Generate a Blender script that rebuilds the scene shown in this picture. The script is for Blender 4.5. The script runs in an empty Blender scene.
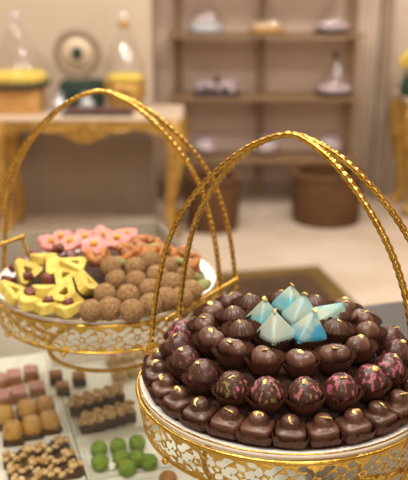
import bpy, bmesh, math, random
from mathutils import Vector, Matrix, Euler, noise
R = math.radians
PI = math.pi
rnd = random.Random(7)
scene = bpy.context.scene
COL = scene.collection

# ------------------------------------------------------------------ camera
CAM_Z, PITCH, FPX = 1.62, R(17.8), 850.0
cam_d = bpy.data.cameras.new('camera')
cam = bpy.data.objects.new('camera', cam_d)
COL.objects.link(cam)
cam.location = (0, 0, CAM_Z)
cam.rotation_euler = (R(90) - PITCH, 0, 0)
cam_d.sensor_fit = 'VERTICAL'
cam_d.sensor_height = 36
cam_d.lens = 36 * FPX / 480
cam_d.clip_start = 0.02
cam_d.dof.use_dof = True
cam_d.dof.focus_distance = 0.88
cam_d.dof.aperture_fstop = 5.8
scene.camera = cam


def ray(px, py):
    a, b = (px - 204) / FPX, (240 - py) / FPX
    c, s = math.cos(PITCH), math.sin(PITCH)
    return Vector((a, c + b * s, -s + b * c))


def at(px, py, z):
    """point of the photograph on the horizontal plane of height z"""
    d = ray(px, py)
    t = (z - CAM_Z) / d.z
    return Vector((d.x * t, d.y * t, z))


def at_y(px, py, y):
    """point of the photograph on the vertical plane y"""
    d = ray(px, py)
    t = y / d.y
    return Vector((d.x * t, y, CAM_Z + d.z * t))


# ------------------------------------------------------------------ materials
def lin(c):
    return tuple(((v / 255) / 12.92 if v / 255 <= .04045 else ((v / 255 + .055) / 1.055) ** 2.4) for v in c) + (1,)


def mat(name, c, rough=.5, metal=0.0, c2=None, scale=40, bump=0, bscale=None, coat=0, lo=.4, hi=.65, detail=4, sss=0, spec=.5):
    m = bpy.data.materials.new(name)
    m.use_nodes = True
    nt = m.node_tree
    b = nt.nodes['Principled BSDF']
    b.inputs['Base Color'].default_value = lin(c)
    b.inputs['Roughness'].default_value = rough
    b.inputs['Metallic'].default_value = metal
    b.inputs['Coat Weight'].default_value = coat
    b.inputs['Coat Roughness'].default_value = .15
    b.inputs['Specular IOR Level'].default_value = spec
    if sss:
        b.inputs['Subsurface Weight'].default_value = sss
        b.inputs['Subsurface Radius'].default_value = (.004, .003, .002)
    tc = nt.nodes.new('ShaderNodeTexCoord')
    oi = nt.nodes.new('ShaderNodeObjectInfo')
    mul = nt.nodes.new('ShaderNodeVectorMath'); mul.operation = 'MULTIPLY_ADD'
    mul.inputs[1].default_value = (1, 1, 1)
    sc = nt.nodes.new('ShaderNodeVectorMath'); sc.operation = 'SCALE'
    sc.inputs[0].default_value = (31, 17, 9)
    nt.links.new(oi.outputs['Random'], sc.inputs['Scale'])
    nt.links.new(tc.outputs['Object'], mul.inputs[0])
    nt.links.new(sc.outputs[0], mul.inputs[2])
    if c2:
        n = nt.nodes.new('ShaderNodeTexNoise')
        n.inputs['Scale'].default_value = scale
        n.inputs['Detail'].default_value = detail
        nt.links.new(mul.outputs[0], n.inputs['Vector'])
        r = nt.nodes.new('ShaderNodeValToRGB')
        r.color_ramp.elements[0].position = lo
        r.color_ramp.elements[1].position = hi
        r.color_ramp.elements[0].color = lin(c)
        r.color_ramp.elements[1].color = lin(c2)
        nt.links.new(n.outputs['Fac'], r.inputs['Fac'])
        nt.links.new(r.outputs['Color'], b.inputs['Base Color'])
    if bump:
        n2 = nt.nodes.new('ShaderNodeTexNoise')
        n2.inputs['Scale'].default_value = bscale or scale
        n2.inputs['Detail'].default_value = 3
        nt.links.new(mul.outputs[0], n2.inputs['Vector'])
        bp = nt.nodes.new('ShaderNodeBump')
        bp.inputs['Strength'].default_value = bump
        bp.inputs['Distance'].default_value = .002
        nt.links.new(n2.outputs['Fac'], bp.inputs['Height'])
        nt.links.new(bp.outputs['Normal'], b.inputs['Normal'])
    return m


def glass_mat(name, tint=(255, 255, 255), rough=.02, boost=1.0):
    m = bpy.data.materials.new(name)
    m.use_nodes = True
    nt = m.node_tree
    nt.nodes.remove(nt.nodes['Principled BSDF'])
    out = nt.nodes['Material Output']
    tr = nt.nodes.new('ShaderNodeBsdfTransparent'); tr.inputs['Color'].default_value = lin(tint)
    gl = nt.nodes.new('ShaderNodeBsdfGlossy'); gl.inputs['Roughness'].default_value = rough
    fr = nt.nodes.new('ShaderNodeFresnel'); fr.inputs['IOR'].default_value = 1.5
    ml = nt.nodes.new('ShaderNodeMath'); ml.operation = 'MULTIPLY'; ml.inputs[1].default_value = boost; ml.use_clamp = True
    mx = nt.nodes.new('ShaderNodeMixShader')
    ge = nt.nodes.new('ShaderNodeNewGeometry')       # reflect at the outer faces only, no total internal reflection
    iv = nt.nodes.new('ShaderNodeMath'); iv.operation = 'SUBTRACT'; iv.inputs[0].default_value = 1
    nt.links.new(ge.outputs['Backfacing'], iv.inputs[1])
    m2 = nt.nodes.new('ShaderNodeMath'); m2.operation = 'MULTIPLY'
    nt.links.new(fr.outputs[0], ml.inputs[0])
    nt.links.new(ml.outputs[0], m2.inputs[0]); nt.links.new(iv.outputs[0], m2.inputs[1])
    nt.links.new(m2.outputs[0], mx.inputs[0])
    nt.links.new(tr.outputs[0], mx.inputs[1])
    nt.links.new(gl.outputs[0], mx.inputs[2])
    nt.links.new(mx.outputs[0], out.inputs[0])
    return m


def egg_mat(name, spots, amount=.5):
    """dark chocolate with drizzled coloured cocoa-butter flecks"""
    m = mat(name, (68, 41, 30), .37, coat=.1)
    nt = m.node_tree
    b = nt.nodes['Principled BSDF']
    src = [n for n in nt.nodes if n.bl_idname == 'ShaderNodeVectorMath' and n.operation == 'MULTIPLY_ADD'][0]
    v = nt.nodes.new('ShaderNodeTexNoise'); v.inputs['Scale'].default_value = 210; v.inputs['Detail'].default_value = 2.5
    mp = nt.nodes.new('ShaderNodeMapping'); mp.inputs['Scale'].default_value = (1.3, 1.3, .6); mp.inputs['Rotation'].default_value = (.4, .5, .3)
    nt.links.new(src.outputs[0], mp.inputs[0]); nt.links.new(mp.outputs[0], v.inputs['Vector'])
    r = nt.nodes.new('ShaderNodeValToRGB')
    r.color_ramp.elements[0].position = amount; r.color_ramp.elements[0].color = (0, 0, 0, 1)
    r.color_ramp.elements[1].position = amount + .05; r.color_ramp.elements[1].color = (1, 1, 1, 1)
    nt.links.new(v.outputs['Fac'], r.inputs['Fac'])
    n = nt.nodes.new('ShaderNodeTexNoise'); n.inputs['Scale'].default_value = 60
    nt.links.new(src.outputs[0], n.inputs['Vector'])
    r2 = nt.nodes.new('ShaderNodeValToRGB')
    r2.color_ramp.elements[0].position = .42; r2.color_ramp.elements[0].color = lin(spots[0])
    r2.color_ramp.elements[1].position = .62; r2.color_ramp.elements[1].color = lin(spots[1])
    nt.links.new(n.outputs['Fac'], r2.inputs['Fac'])
    mx = nt.nodes.new('ShaderNodeMix'); mx.data_type = 'RGBA'
    mx.inputs[6].default_value = lin((68, 41, 30))
    nt.links.new(r.outputs['Color'], mx.inputs[0])
    nt.links.new(r2.outputs['Color'], mx.inputs[7])
    nt.links.new(mx.outputs[2], b.inputs['Base Color'])
    return m


def emit_mat(name, c, s):
    m = bpy.data.materials.new(name)
    m.use_nodes = True
    b = m.node_tree.nodes['Principled BSDF']
    b.inputs['Base Color'].default_value = lin(c)
    b.inputs['Emission Color'].default_value = lin(c)
    b.inputs['Emission Strength'].default_value = s
    return m


def stripe_mat(name, c, c2, scale):
    m = mat(name, c, .7)
    nt = m.node_tree
    b = nt.nodes['Principled BSDF']
    tc = [n for n in nt.nodes if n.bl_idname == 'ShaderNodeTexCoord'][0]
    w = nt.nodes.new('ShaderNodeTexWave'); w.inputs['Scale'].default_value = scale; w.bands_direction = 'X'
    w.inputs['Distortion'].default_value = .3
    nt.links.new(tc.outputs['Object'], w.inputs['Vector'])
    r = nt.nodes.new('ShaderNodeValToRGB')
    r.color_ramp.elements[0].color = lin(c); r.color_ramp.elements[1].color = lin(c2)
    nt.links.new(w.outputs['Fac'], r.inputs['Fac'])
    nt.links.new(r.outputs['Color'], b.inputs['Base Color'])
    return m


M = dict(
    gold=mat('polished_gold', (218, 180, 92), .24, 1.0, (196, 154, 66), 60, .25, 300),
    goldrope=mat('twisted_gold_wire', (212, 172, 84), .22, 1.0, (184, 142, 60), 90),
    goldpaint=mat('gilded_wood', (196, 156, 78), .42, .35, (160, 118, 50), 14, .3, 60),
    goldleaf=mat('gold_leaf', (255, 226, 150), .32, .55, (246, 204, 110), 500, .6, 500),
    china=mat('white_china', (240, 236, 230), .18, coat=.4),
    choc=mat('dark_chocolate', (80, 50, 36), .38, 0, (64, 39, 28), 90, .15, 160, coat=.1),
    choc2=mat('milk_chocolate', (96, 62, 46), .38, 0, (80, 50, 37), 60, .12, 140, coat=.1),
    paper=mat('brown_paper', (88, 53, 38), .6, 0, (72, 42, 30), 200, spec=.35),
    lining=mat('dark_lining', (62, 36, 28), .8),
    egg_pink=egg_mat('egg_chocolate_pink', ((176, 96, 112), (150, 74, 94)), .525),
    egg_mix=egg_mat('egg_chocolate_mixed', ((172, 98, 112), (132, 118, 70)), .55),
    egg_dark=egg_mat('egg_chocolate_sparse', ((160, 84, 100), (118, 66, 70)), .585),
    turq=mat('turquoise_shell', (150, 168, 150), .45, 0, (84, 156, 166), 45, .1, 120, coat=.15, lo=.45, hi=.66, sss=.1),
    turq2=mat('turquoise_strong', (150, 166, 150), .45, 0, (44, 128, 158), 60, .1, 120, coat=.15, lo=.42, hi=.6, sss=.1),
    turq3=mat('turquoise_pale', (154, 163, 150), .45, 0, (124, 174, 180), 40, .1, 120, coat=.15, sss=.1),
    yellow=mat('yellow_shortbread', (216, 194, 98), .75, 0, (198, 172, 74), 120, .4, 400),
    berry=mat('dark_red_fruit', (112, 50, 40), .5, 0, (78, 32, 26), 150, .4, 200, coat=.2),
    pink=mat('pink_icing', (220, 146, 138), .6, 0, (204, 122, 116), 80, .2, 200),
    amber=mat('amber_bead', (222, 168, 48), .5, 0, (200, 140, 36), 200),
    sesame=mat('sesame_crust', (106, 74, 42), .85, 0, (178, 140, 92), 520, 1.0, 520, lo=.40, hi=.62),
    orange=mat('caramel_pretzel', (186, 118, 48), .55, 0, (134, 78, 30), 120, .3, 200, coat=.15),
    green=mat('pistachio_piece', (142, 142, 86), .7, 0, (112, 118, 66), 150, .4, 300),
    crumbs=mat('cookie_crumbs', (70, 44, 28), .85, 0, (50, 28, 18), 150, .4, 300),
    greenball=mat('green_pistachio_dust', (124, 150, 58), .85, 0, (96, 128, 40), 160, .5, 400),
    white=mat('highlight_white', (240, 240, 232), .4),
    platter=mat('white_platter', (226, 220, 210), .35),
    rose=mat('rose_glaze', (190, 132, 124), .5, 0, (168, 104, 98), 60, .2, 200),
    biscuit=mat('biscuit_base', (166, 112, 66), .75, 0, (142, 92, 52), 120, .4, 300),
    caramel=mat('caramel_top', (190, 140, 62), .6, 0, (166, 116, 46), 80, .4, 200, coat=.2),
    nut=mat('chopped_nuts', (228, 198, 148), .7, 0, (176, 126, 74), 160, .8, 250, lo=.4, hi=.6),
    brownie=mat('brownie', (78, 48, 32), .75, 0, (60, 36, 24), 100, .5, 250),
    cream=mat('cream_sponge', (222, 196, 158), .7, 0, (206, 172, 132), 80, .3, 200),
    deck=mat('case_deck', (168, 156, 142), .6, 0, (152, 140, 128), 6),
    blackstone=mat('dark_stone', (46, 40, 37), .4, 0, (38, 33, 31), 9),
    cabinet=mat('dark_cabinet', (70, 58, 48), .5),
    glass=glass_mat('clear_glass', (248, 250, 248)),
    dome=glass_mat('thin_glass', (252, 252, 252), .06, 2.6),
    wall=mat('beige_plaster', (206, 189, 170), .85, 0, (200, 183, 164), 3),
    wallpanel=mat('taupe_panel', (154, 136, 120), .8, 0, (148, 130, 114), 4),
    niche=mat('rose_beige_plaster', (214, 192, 178), .85, 0, (209, 186, 172), 3),
    ceil=mat('ceiling_paint', (232, 224, 212), .9),
    floor=mat('cream_marble', (218, 202, 186), .28, 0, (202, 184, 166), 3, lo=.35, hi=.7),
    inlay=mat('brown_marble', (84, 66, 52), .3, 0, (70, 54, 42), 8),
    olive=mat('olive_marble', (116, 94, 52), .3, 0, (100, 80, 42), 10),
    marble=mat('white_marble_top', (232, 214, 192), .3, 0, (214, 192, 168), 6),
    shelfm=mat('bronze_shelf', (142, 114, 84), .5, .1),
    wicker=mat('dark_wicker', (116, 80, 46), .75, 0, (78, 50, 28), 60, .6, 120),
    darktray=mat('dark_tray', (66, 54, 54), .4),
    silver=mat('silver_foil', (232, 234, 240), .25, .4, (170, 180, 192), 60, .8, 90),
    lilac=mat('lilac_wrapper', (206, 190, 196), .4, 0, (168, 150, 160), 40, .4, 80),
    yellowbox=mat('yellow_sweets', (232, 208, 96), .5, 0, (220, 190, 66), 50, .5, 90),
    greenbox=mat('dark_green_velvet', (42, 64, 52), .8, 0, (30, 50, 42), 20),
    tan=mat('tan_box', (214, 166, 100), .6, 0, (204, 154, 88), 12),
    mauve=mat('mauve_chocolates', (116, 80, 72), .6, 0, (84, 56, 50), 40, .5, 60),
    greyring=mat('grey_ring', (150, 132, 112), .5),
    dial=mat('pale_dial', (212, 192, 166), .5),
    flute=stripe_mat('fluted_panel', (236, 222, 208), (224, 208, 192), 14),
    curtain=stripe_mat('pale_curtain', (236, 220, 206), (218, 200, 184), 22),
    leafg=mat('leaf_green', (84, 100, 52), .7),
    ledm=emit_mat('led_strip', (255, 232, 200), 3.0),
)


# ------------------------------------------------------------------ mesh builder
class MB:
    def __init__(s):
        s.v, s.f = [], []

    def add(s, vs, fs, m=None):
        o = len(s.v)
        for p in vs:
            p = Vector(p)
            s.v.append(m @ p if m else p)
        s.f += [tuple(i + o for i in q) for q in fs]
        return s

    def box(s, c, d, m=None, rot=None):
        x, y, z = d[0] / 2, d[1] / 2, d[2] / 2
        T = Matrix.Translation(Vector(c))
        if rot: T = T @ Euler(rot).to_matrix().to_4x4()
        if m: T = m @ T
        vs = [(-x, -y, -z), (x, -y, -z), (x, y, -z), (-x, y, -z), (-x, -y, z), (x, -y, z), (x, y, z), (-x, y, z)]
        return s.add(vs, [(3, 2, 1, 0), (4, 5, 6, 7), (0, 1, 5, 4), (1, 2, 6, 5), (2, 3, 7, 6), (3, 0, 4, 7)], T)

    def lathe(s, prof, n=32, m=None, closed=False, mod=None):
        """prof: list of (radius, z); mod(angle, k) scales the radius"""
        vs, fs = [], []
        P = len(prof)
        for i in range(n):
            a = 2 * PI * i / n
            for k, (r, z) in enumerate(prof):
                q = r * (mod(a, k) if mod else 1)
                vs.append((q * math.cos(a), q * math.sin(a), z))
        for i in range(n):
            j = (i + 1) % n
            for k in range(P if closed else P - 1):
                l = (k + 1) % P
                fs.append((i * P + k, j * P + k, j * P + l, i * P + l))
        if not closed:
            if prof[0][0] > 1e-6 and prof[0][1] is not None and s.caps:
                fs.append(tuple(i * P for i in reversed(range(n))))
            if prof[-1][0] > 1e-6 and s.caps:
                fs.append(tuple(i * P + P - 1 for i in range(n)))
        return s.add(vs, fs, m)
    caps = True

    def open(s):
        s.caps = False
        return s

    def tube(s, pts, r, n=8, closed=False, m=None):
        pts = [Vector(p) for p in pts]
        N = len(pts)
        rr = r if isinstance(r, (list, tuple)) else [r] * N
        vs, fs = [], []
        up = None
        for i, p in enumerate(pts):
            if closed: t = pts[(i + 1) % N] - pts[i - 1]
            else: t = pts[min(i + 1, N - 1)] - pts[max(i - 1, 0)]
            t.normalize()
            if up is None:
                up = Vector((0, 0, 1)) if abs(t.z) < .9 else Vector((1, 0, 0))
            x = up.cross(t).normalized(); y = t.cross(x).normalized(); up = y
            for k in range(n):
                a = 2 * PI * k / n
                vs.append(p + (x * math.cos(a) + y * math.sin(a)) * rr[i])
        for i in range(N if closed else N - 1):
            j = (i + 1) % N
            for k in range(n):
                l = (k + 1) % n
                fs.append((i * n + k, i * n + l, j * n + l, j * n + k))
        if not closed:
            fs.append(tuple(reversed(range(n)))); fs.append(tuple((N - 1) * n + k for k in range(n)))
        return s.add(vs, fs, m)

    def rope(s, pts, strand=.0019, off=.0016, pitch=.012, closed=False, sides=6):
        """two wires twisted round each other along a curve"""
        pts = [Vector(p) for p in pts]
        if closed: pts = pts + [pts[0]]
        L = [0]
        for a, b in zip(pts, pts[1:]): L.append(L[-1] + (b - a).length)
        step = pitch / 8
        n = max(4, int(L[-1] / step))
        if closed: n = max(8, 8 * round(n / 8))
        C, T = [], []
        j = 0
        for i in range(n + (0 if closed else 1)):
            d = L[-1] * i / n
            while j < len(L) - 2 and L[j + 1] < d: j += 1
            C.append(pts[j].lerp(pts[j + 1], (d - L[j]) / max(1e-9, L[j + 1] - L[j])))
        N = len(C)
        for ph in (0, PI):
            up = Vector((.3, .2, 1)).normalized()
            q = []
            for i in range(N):
                t = (C[(i + 1) % N] - C[i - 1]) if closed else (C[min(i + 1, N - 1)] - C[max(i - 1, 0)])
                t.normalize()
                x = up.cross(t).normalized(); y = t.cross(x).normalized()
                if not closed: up = y
                a = 2 * PI * i / 8 + ph
                q.append(C[i] + (x * math.cos(a) + y * math.sin(a)) * off)
            s.tube(q, strand, sides, closed)
        return s

    def knurl(s, pts, r=.0034, pitch=.0095, depth=.16, n=14):
        """wire with a raised diamond pattern along a curve"""
        pts = [Vector(p) for p in pts]
        L = [0]
        for a, b in zip(pts, pts[1:]): L.append(L[-1] + (b - a).length)
        N = int(L[-1] / (pitch / 9))
        C = []
        j = 0
        for i in range(N + 1):
            d = L[-1] * i / N
            while j < len(L) - 2 and L[j + 1] < d: j += 1
            C.append(pts[j].lerp(pts[j + 1], (d - L[j]) / max(1e-9, L[j + 1] - L[j])))
        up = Vector((.3, .2, 1)).normalized()
        vs, fs = [], []
        for i in range(N + 1):
            t = (C[min(i + 1, N)] - C[max(i - 1, 0)]).normalized()
            x = up.cross(t).normalized(); y = t.cross(x).normalized(); up = y
            ph = 2 * PI * (L[-1] * i / N) / pitch
            for k in range(n):
                a = 2 * PI * k / n
                q = r * (1 + depth * math.sin(2 * a + ph * .5) * math.sin(2 * a - ph * .5 + .6) + .05 * math.sin(ph))
                vs.append(C[i] + (x * math.cos(a) + y * math.sin(a)) * q)
        for i in range(N):
            for k in range(n):
                l = (k + 1) % n
                fs.append((i * n + k, i * n + l, (i + 1) * n + l, (i + 1) * n + k))
        fs += [tuple(reversed(range(n))), tuple(N * n + k for k in range(n))]
        return s.add(vs, fs)

    def ball(s, c, r, seg=16, rings=10, m=None, sc=(1, 1, 1), wob=0, seed=0, freq=60):
        vs, fs = [], []
        for i in range(rings + 1):
            th = PI * i / rings
            for k in range(seg):
                a = 2 * PI * k / seg
                p = Vector((math.sin(th) * math.cos(a), math.sin(th) * math.sin(a), math.cos(th)))
                q = r
                if wob: q *= 1 + wob * noise.noise(p * r * freq + Vector((seed * 3.1, seed * 1.7, seed)))
                vs.append((c[0] + p.x * q * sc[0], c[1] + p.y * q * sc[1], c[2] + p.z * q * sc[2]))
        for i in range(rings):
            for k in range(seg):
                l = (k + 1) % seg
                fs.append((i * seg + k, (i + 1) * seg + k, (i + 1) * seg + l, i * seg + l))
        return s.add(vs, fs, m)

    def prism(s, outer, h, inner=None, m=None):
        n = len(outer)
        vs = [(x, y, 0) for x, y in outer] + [(x, y, h) for x, y in outer]
        fs = [(i, (i + 1) % n, n + (i + 1) % n, n + i) for i in range(n)]
        if inner:
            vs += [(x, y, 0) for x, y in inner] + [(x, y, h) for x, y in inner]
            for i in range(n):
                j = (i + 1) % n
                fs += [(n + i, n + j, 3 * n + j, 3 * n + i), (j, i, 2 * n + i, 2 * n + j), (2 * n + j, 2 * n + i, 3 * n + i, 3 * n + j)]
        else:
            fs += [tuple(reversed(range(n))), tuple(range(n, 2 * n))]
        return s.add(vs, fs, m)

    def build(s, name, m, parent=None, smooth=True, bevel=0, seg=2, sub=0, solid=0, loc=None, rot=None):
        me = bpy.data.meshes.new(name)
        me.from_pydata([tuple(p) for p in s.v], [], s.f)
        bm = bmesh.new(); bm.from_mesh(me)
        bmesh.ops.remove_doubles(bm, verts=bm.verts, dist=1e-6)
        bmesh.ops.recalc_face_normals(bm, faces=bm.faces)
        bm.to_mesh(me); bm.free()
        o = bpy.data.objects.new(name, me)
        COL.objects.link(o)
        me.materials.append(m)
        if smooth:
            for p in me.polygons: p.use_smooth = True
        if solid:
            md = o.modifiers.new('solid', 'SOLIDIFY'); md.thickness = solid; md.offset = 0
        if bevel:
            md = o.modifiers.new('bevel', 'BEVEL'); md.width = bevel; md.segments = seg; md.limit_method = 'ANGLE'; md.angle_limit = R(35)
            if smooth: md.harden_normals = False
        if sub:
            md = o.modifiers.new('sub', 'SUBSURF'); md.levels = sub; md.render_levels = sub
        if parent: o.parent = parent
        if loc is not None: o.location = loc
        if rot is not None: o.rotation_euler = rot
        return o


def tag(o, label, cat, group=None, kind=None):
    o['label'] = label; o['category'] = cat
    if group: o['group'] = group
    if kind: o['kind'] = kind
    return o


def thing(name, label, cat, loc=(0, 0, 0), rot=(0, 0, 0), group=None):
    o = bpy.data.objects.new(name, None)
    COL.objects.link(o)
    o.empty_display_size = .02
    o.location = loc; o.rotation_euler = rot
    return tag(o, label, cat, group)


def struct(o):
    o['kind'] = 'structure'
    return o


def dup(src, label, loc, rot, scale=None):
    c = src.copy(); COL.objects.link(c)
    c['label'] = label; c.location = loc; c.rotation_euler = rot
    if scale: c.scale = (scale,) * 3
    for ch in list(src.children):
        d = ch.copy(); COL.objects.link(d); d.parent = c
        for g in list(ch.children):
            e = g.copy(); COL.objects.link(e); e.parent = d
    return c


class Kit:
    """places a first thing and then copies of it"""
    def __init__(s, makers):
        s.makers = makers; s.first = {}

    def put(s, k, label, loc, rot=(0, 0, 0), scale=None):
        if k not in s.first:
            o = s.makers[k](label)
            o.location = loc; o.rotation_euler = rot
            if scale: o.scale = (scale,) * 3
            s.first[k] = o
            return o
        return dup(s.first[k], label, loc, rot, scale)


ORD = ['', 'first', 'second', 'third', 'fourth', 'fifth', 'sixth', 'seventh', 'eighth', 'ninth', 'tenth', 'eleventh', 'twelfth',
       'thirteenth', 'fourteenth', 'fifteenth', 'sixteenth', 'seventeenth', 'eighteenth', 'nineteenth', 'twentieth', 'twenty-first', 'twenty-second']


def smooth_curve(pts, n=8):
    pts = [Vector(p) for p in pts]
    out = []
    for i in range(len(pts) - 1):
        p0, p1, p2, p3 = pts[max(i - 1, 0)], pts[i], pts[i + 1], pts[min(i + 2, len(pts) - 1)]
        for k in range(n):
            t = k / n
            out.append(.5 * ((2 * p1) + (p2 - p0) * t + (2 * p0 - 5 * p1 + 4 * p2 - p3) * t * t + (3 * p1 - p0 - 3 * p2 + p3) * t ** 3))
    out.append(pts[-1])
    return out


# ------------------------------------------------------------------ room
WX0, WX1, WY0, WYN, WYL = -3.0, 2.6, -2.2, 6.15, 5.62
NX = -.34      # corner where the near wall steps back to the shelf niche
struct(MB().box(((WX0 + WX1) / 2, 2, -.05), (WX1 - WX0 + .4, 8.8, .1)).build('floor', M['floor'], smooth=False))
struct(MB().box(((WX0 + WX1) / 2, 2, 3.05), (WX1 - WX0 + .4, 8.8, .1)).build('ceiling', M['ceil'], smooth=False))
struct(MB().box(((WX0 + NX) / 2, WYL + .35, 1.5), (NX - WX0, .7, 3)).build('wall_back_left', M['wall'], smooth=False))
struct(MB().box(((WX1 + NX) / 2, WYN + .1, 1.5), (WX1 - NX, .2, 3)).build('wall_back_right', M['niche'], smooth=False))
struct(MB().box((WX0 - .1, 2, 1.5), (.2, 8.6, 3)).build('wall_left', M['wall'], smooth=False))
struct(MB().box((WX1 + .1, 2, 1.5), (.2, 8.6, 3)).build('wall_right', M['wall'], smooth=False))
struct(MB().box(((WX0 + WX1) / 2, WY0 - .1, 1.5), (WX1 - WX0 + .4, .2, 3)).build('wall_front', M['wall'], smooth=False))
# taupe panel low on the near wall: console's shade put into the colour
struct(MB().box(((WX0 + NX) / 2, WYL - .01, .33), (NX - WX0 - .004, .02, .66)).build('wall_shade_panel', M['wallpanel'], smooth=False))
struct(MB().box(((NX + 1.3) / 2, WYN - .012, .05), (1.3 - NX - .01, .024, .1)).build('baseboard_back', M['wallpanel'], smooth=False))
# fluted pilaster and pale panel on the right
b = MB()
for i in range(10):
    b.lathe([(.026, 0), (.026, 2.99)], 10, Matrix.Translation((1.34 + i * .052, WYN - .012, 0.003)))
struct(b.build('trim_2', M['flute']))
struct(MB().box((1.27, WYN - .05, 1.5), (.07, .1, 2.99)).build('trim_3', M['wallpanel'], smooth=False, bevel=.006))
b = MB()
for i in range(4):
    b.lathe([(.022, 0), (.022, 2.99)], 10, Matrix.Translation((1.09 + i * .044, WYN - .01, .003)))
struct(b.build('trim_4', M['curtain']))
# dark inlay with an olive border in the marble floor
A, Bc, D = at(318, 266, 0), at(236, 272, 0), at(352, 308, 0)
ux = (Bc - A).normalized()
vy = Vector((ux.y, -ux.x, 0)) * (1 if (D - A).dot(Vector((ux.y, -ux.x, 0))) > 0 else -1)


def quad_slab(o, du, dv, z, h):
    pts = [A + ux * o[0] + vy * o[1], A + ux * (o[0] + du) + vy * o[1], A + ux * (o[0] + du) + vy * (o[1] + dv), A + ux * o[0] + vy * (o[1] + dv)]
    return MB().prism([(p.x, p.y) for p in pts], h, m=Matrix.Translation((0, 0, z)))


struct(quad_slab((0, 0), 1.6, .12, 0.0005, .004).build('trim_5', M['olive'], smooth=False))
struct(quad_slab((0, .12), .1, 1.3, 0.0005, .004).build('trim_6', M['olive'], smooth=False))
struct(quad_slab((.1, .12), 1.5, 1.3, 0.0005, .0035).build('trim_7', M['inlay'], smooth=False))

# ------------------------------------------------------------------ counter (turned 17 degrees)
YAW = R(17)
O = Vector((0, 1.6, 0))
U = Vector((math.cos(YAW), math.sin(YAW), 0)); V = Vector((-math.sin(YAW), math.cos(YAW), 0))
GZ = 1.055      # upper face of the glass
DZ = .930       # deck inside the case
VB, VF, VS, UL, UR, UX = .367, -1.10, -.60, -1.35, .012, .75


def uv(u, v, z=0):
    p = O + U * u + V * v
    return Vector((p.x, p.y, z))


def to_uv(p):
    d = Vector((p.x, p.y, 0)) - O
    return d.dot(U), d.dot(V)


def uprism(uvs, z, h):
    return MB().prism([(uv(*q).x, uv(*q).y) for q in uvs], h, m=Matrix.Translation((0, 0, z)))


LSHAPE = [(UL, VF), (UX, VF), (UX, VS), (UR, VS), (UR, VB), (UL, VB)]
inset = [(UL + .02, VF + .02), (UX - .02, VF + .02), (UX - .02, VS - .02), (UR - .02, VS - .02), (UR - .02, VB - .02), (UL + .02, VB - .02)]
case = thing('display_case', 'glass-topped pastry display case with white platters inside, under both gold stands', 'display case', uv(-.3, -.5, 0))
inv = Matrix.Translation(-Vector(case.location))


def cpart(mb, name, m, **k):
    mb.v = [inv @ p for p in mb.v]
    return mb.build(name, m, case, **k)


cpart(uprism(inset, .0, DZ - .02), 'base_cabinet', M['cabinet'], smooth=False)
cpart(uprism(inset, DZ - .02, .02), 'deck', M['deck'], smooth=False)
cpart(uprism(LSHAPE, GZ - .008, .008), 'glass_top', M['glass'], smooth=False)
b = MB()
for (u0, v0), (u1, v1) in zip(inset, inset[1:] + inset[:1]):
    p, q = uv(u0, v0, (DZ + GZ - .008) / 2), uv(u1, v1, (DZ + GZ - .008) / 2)
    c = (p + q) / 2
    b.box(c, ((q - p).length, .012, GZ - .008 - DZ), rot=(0, 0, math.atan2((q - p).y, (q - p).x)))
cpart(b, 'side_panel', M['deck'], smooth=False)
b = MB()
p, q = uv(UL + .1, VF + .04, GZ - .016), uv(UX - .1, VF + .04, GZ - .016)
b.box((p + q) / 2, ((q - p).length, .012, .010), rot=(0, 0, YAW))
cpart(b, 'light_strip', M['ledm'], smooth=False)

cnt = thing('stone_counter', 'dark stone counter top beside the display case, behind the near gold stand', 'counter', uv(.4, -.45, 0))
inv2 = Matrix.Translation(-Vector(cnt.location))
for q, z, h, nm, mm in (([(UR + .004, VS + .004), (UX, VS + .004), (UX, -.288), (UR + .004, -.288)], GZ - .03, .03, 'stone_top', 'blackstone'),
                        ([(UR + .02, VS + .01), (UX - .02, VS + .01), (UX - .02, -.31), (UR + .02, -.31)], 0, GZ - .03, 'counter_base', 'cabinet')):
    mb = uprism(q, z, h); mb.v = [inv2 @ p for p in mb.v]
    mb.build(nm, M[mm], cnt, smooth=False, bevel=.002)

# ------------------------------------------------------------------ gold stands
PROFILE = [(0, .288), (.030, .280), (.060, .263), (.090, .237), (.115, .209), (.135, .179), (.150, .146), (.160, .110), (.168, .070),
           (.174, .020), (.1755, -.012), (.170, -.042), (.153, -.072), (.126, -.094), (.093, -.105)]


def hoop(az0, az1, k0=1.0, k1=1.0, lift=0):
    pts = []
    for r, z in reversed(PROFILE): 
        pts.append((r * k1 * math.cos(R(az1)), r * k1 * math.sin(R(az1)), z + (lift if z > 0 else 0)))
    for r, z in PROFILE[1:]:
        pts.append((r * k0 * math.cos(R(az0)), r * k0 * math.sin(R(az0)), z + (lift if z > 0 else 0)))
    return smooth_curve(pts, 6)


def drop(p, c, ang, L, W):
    L, W = L * 1.10, W * 1.28
    """signed distance to a leaf-shaped hole"""
    dx, dy = p[0] - c[0], p[1] - c[1]
    ca, sa = math.cos(ang), math.sin(ang)
    x, y = dx * ca + dy * sa, -dx * sa + dy * ca
    x /= L
    w = W * (1 - max(-1, min(1, x)) ** 2) * (1 - .35 * x)
    if abs(x) >= 1: return (abs(x) - 1) * L + abs(y)
    return abs(y) - w


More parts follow.
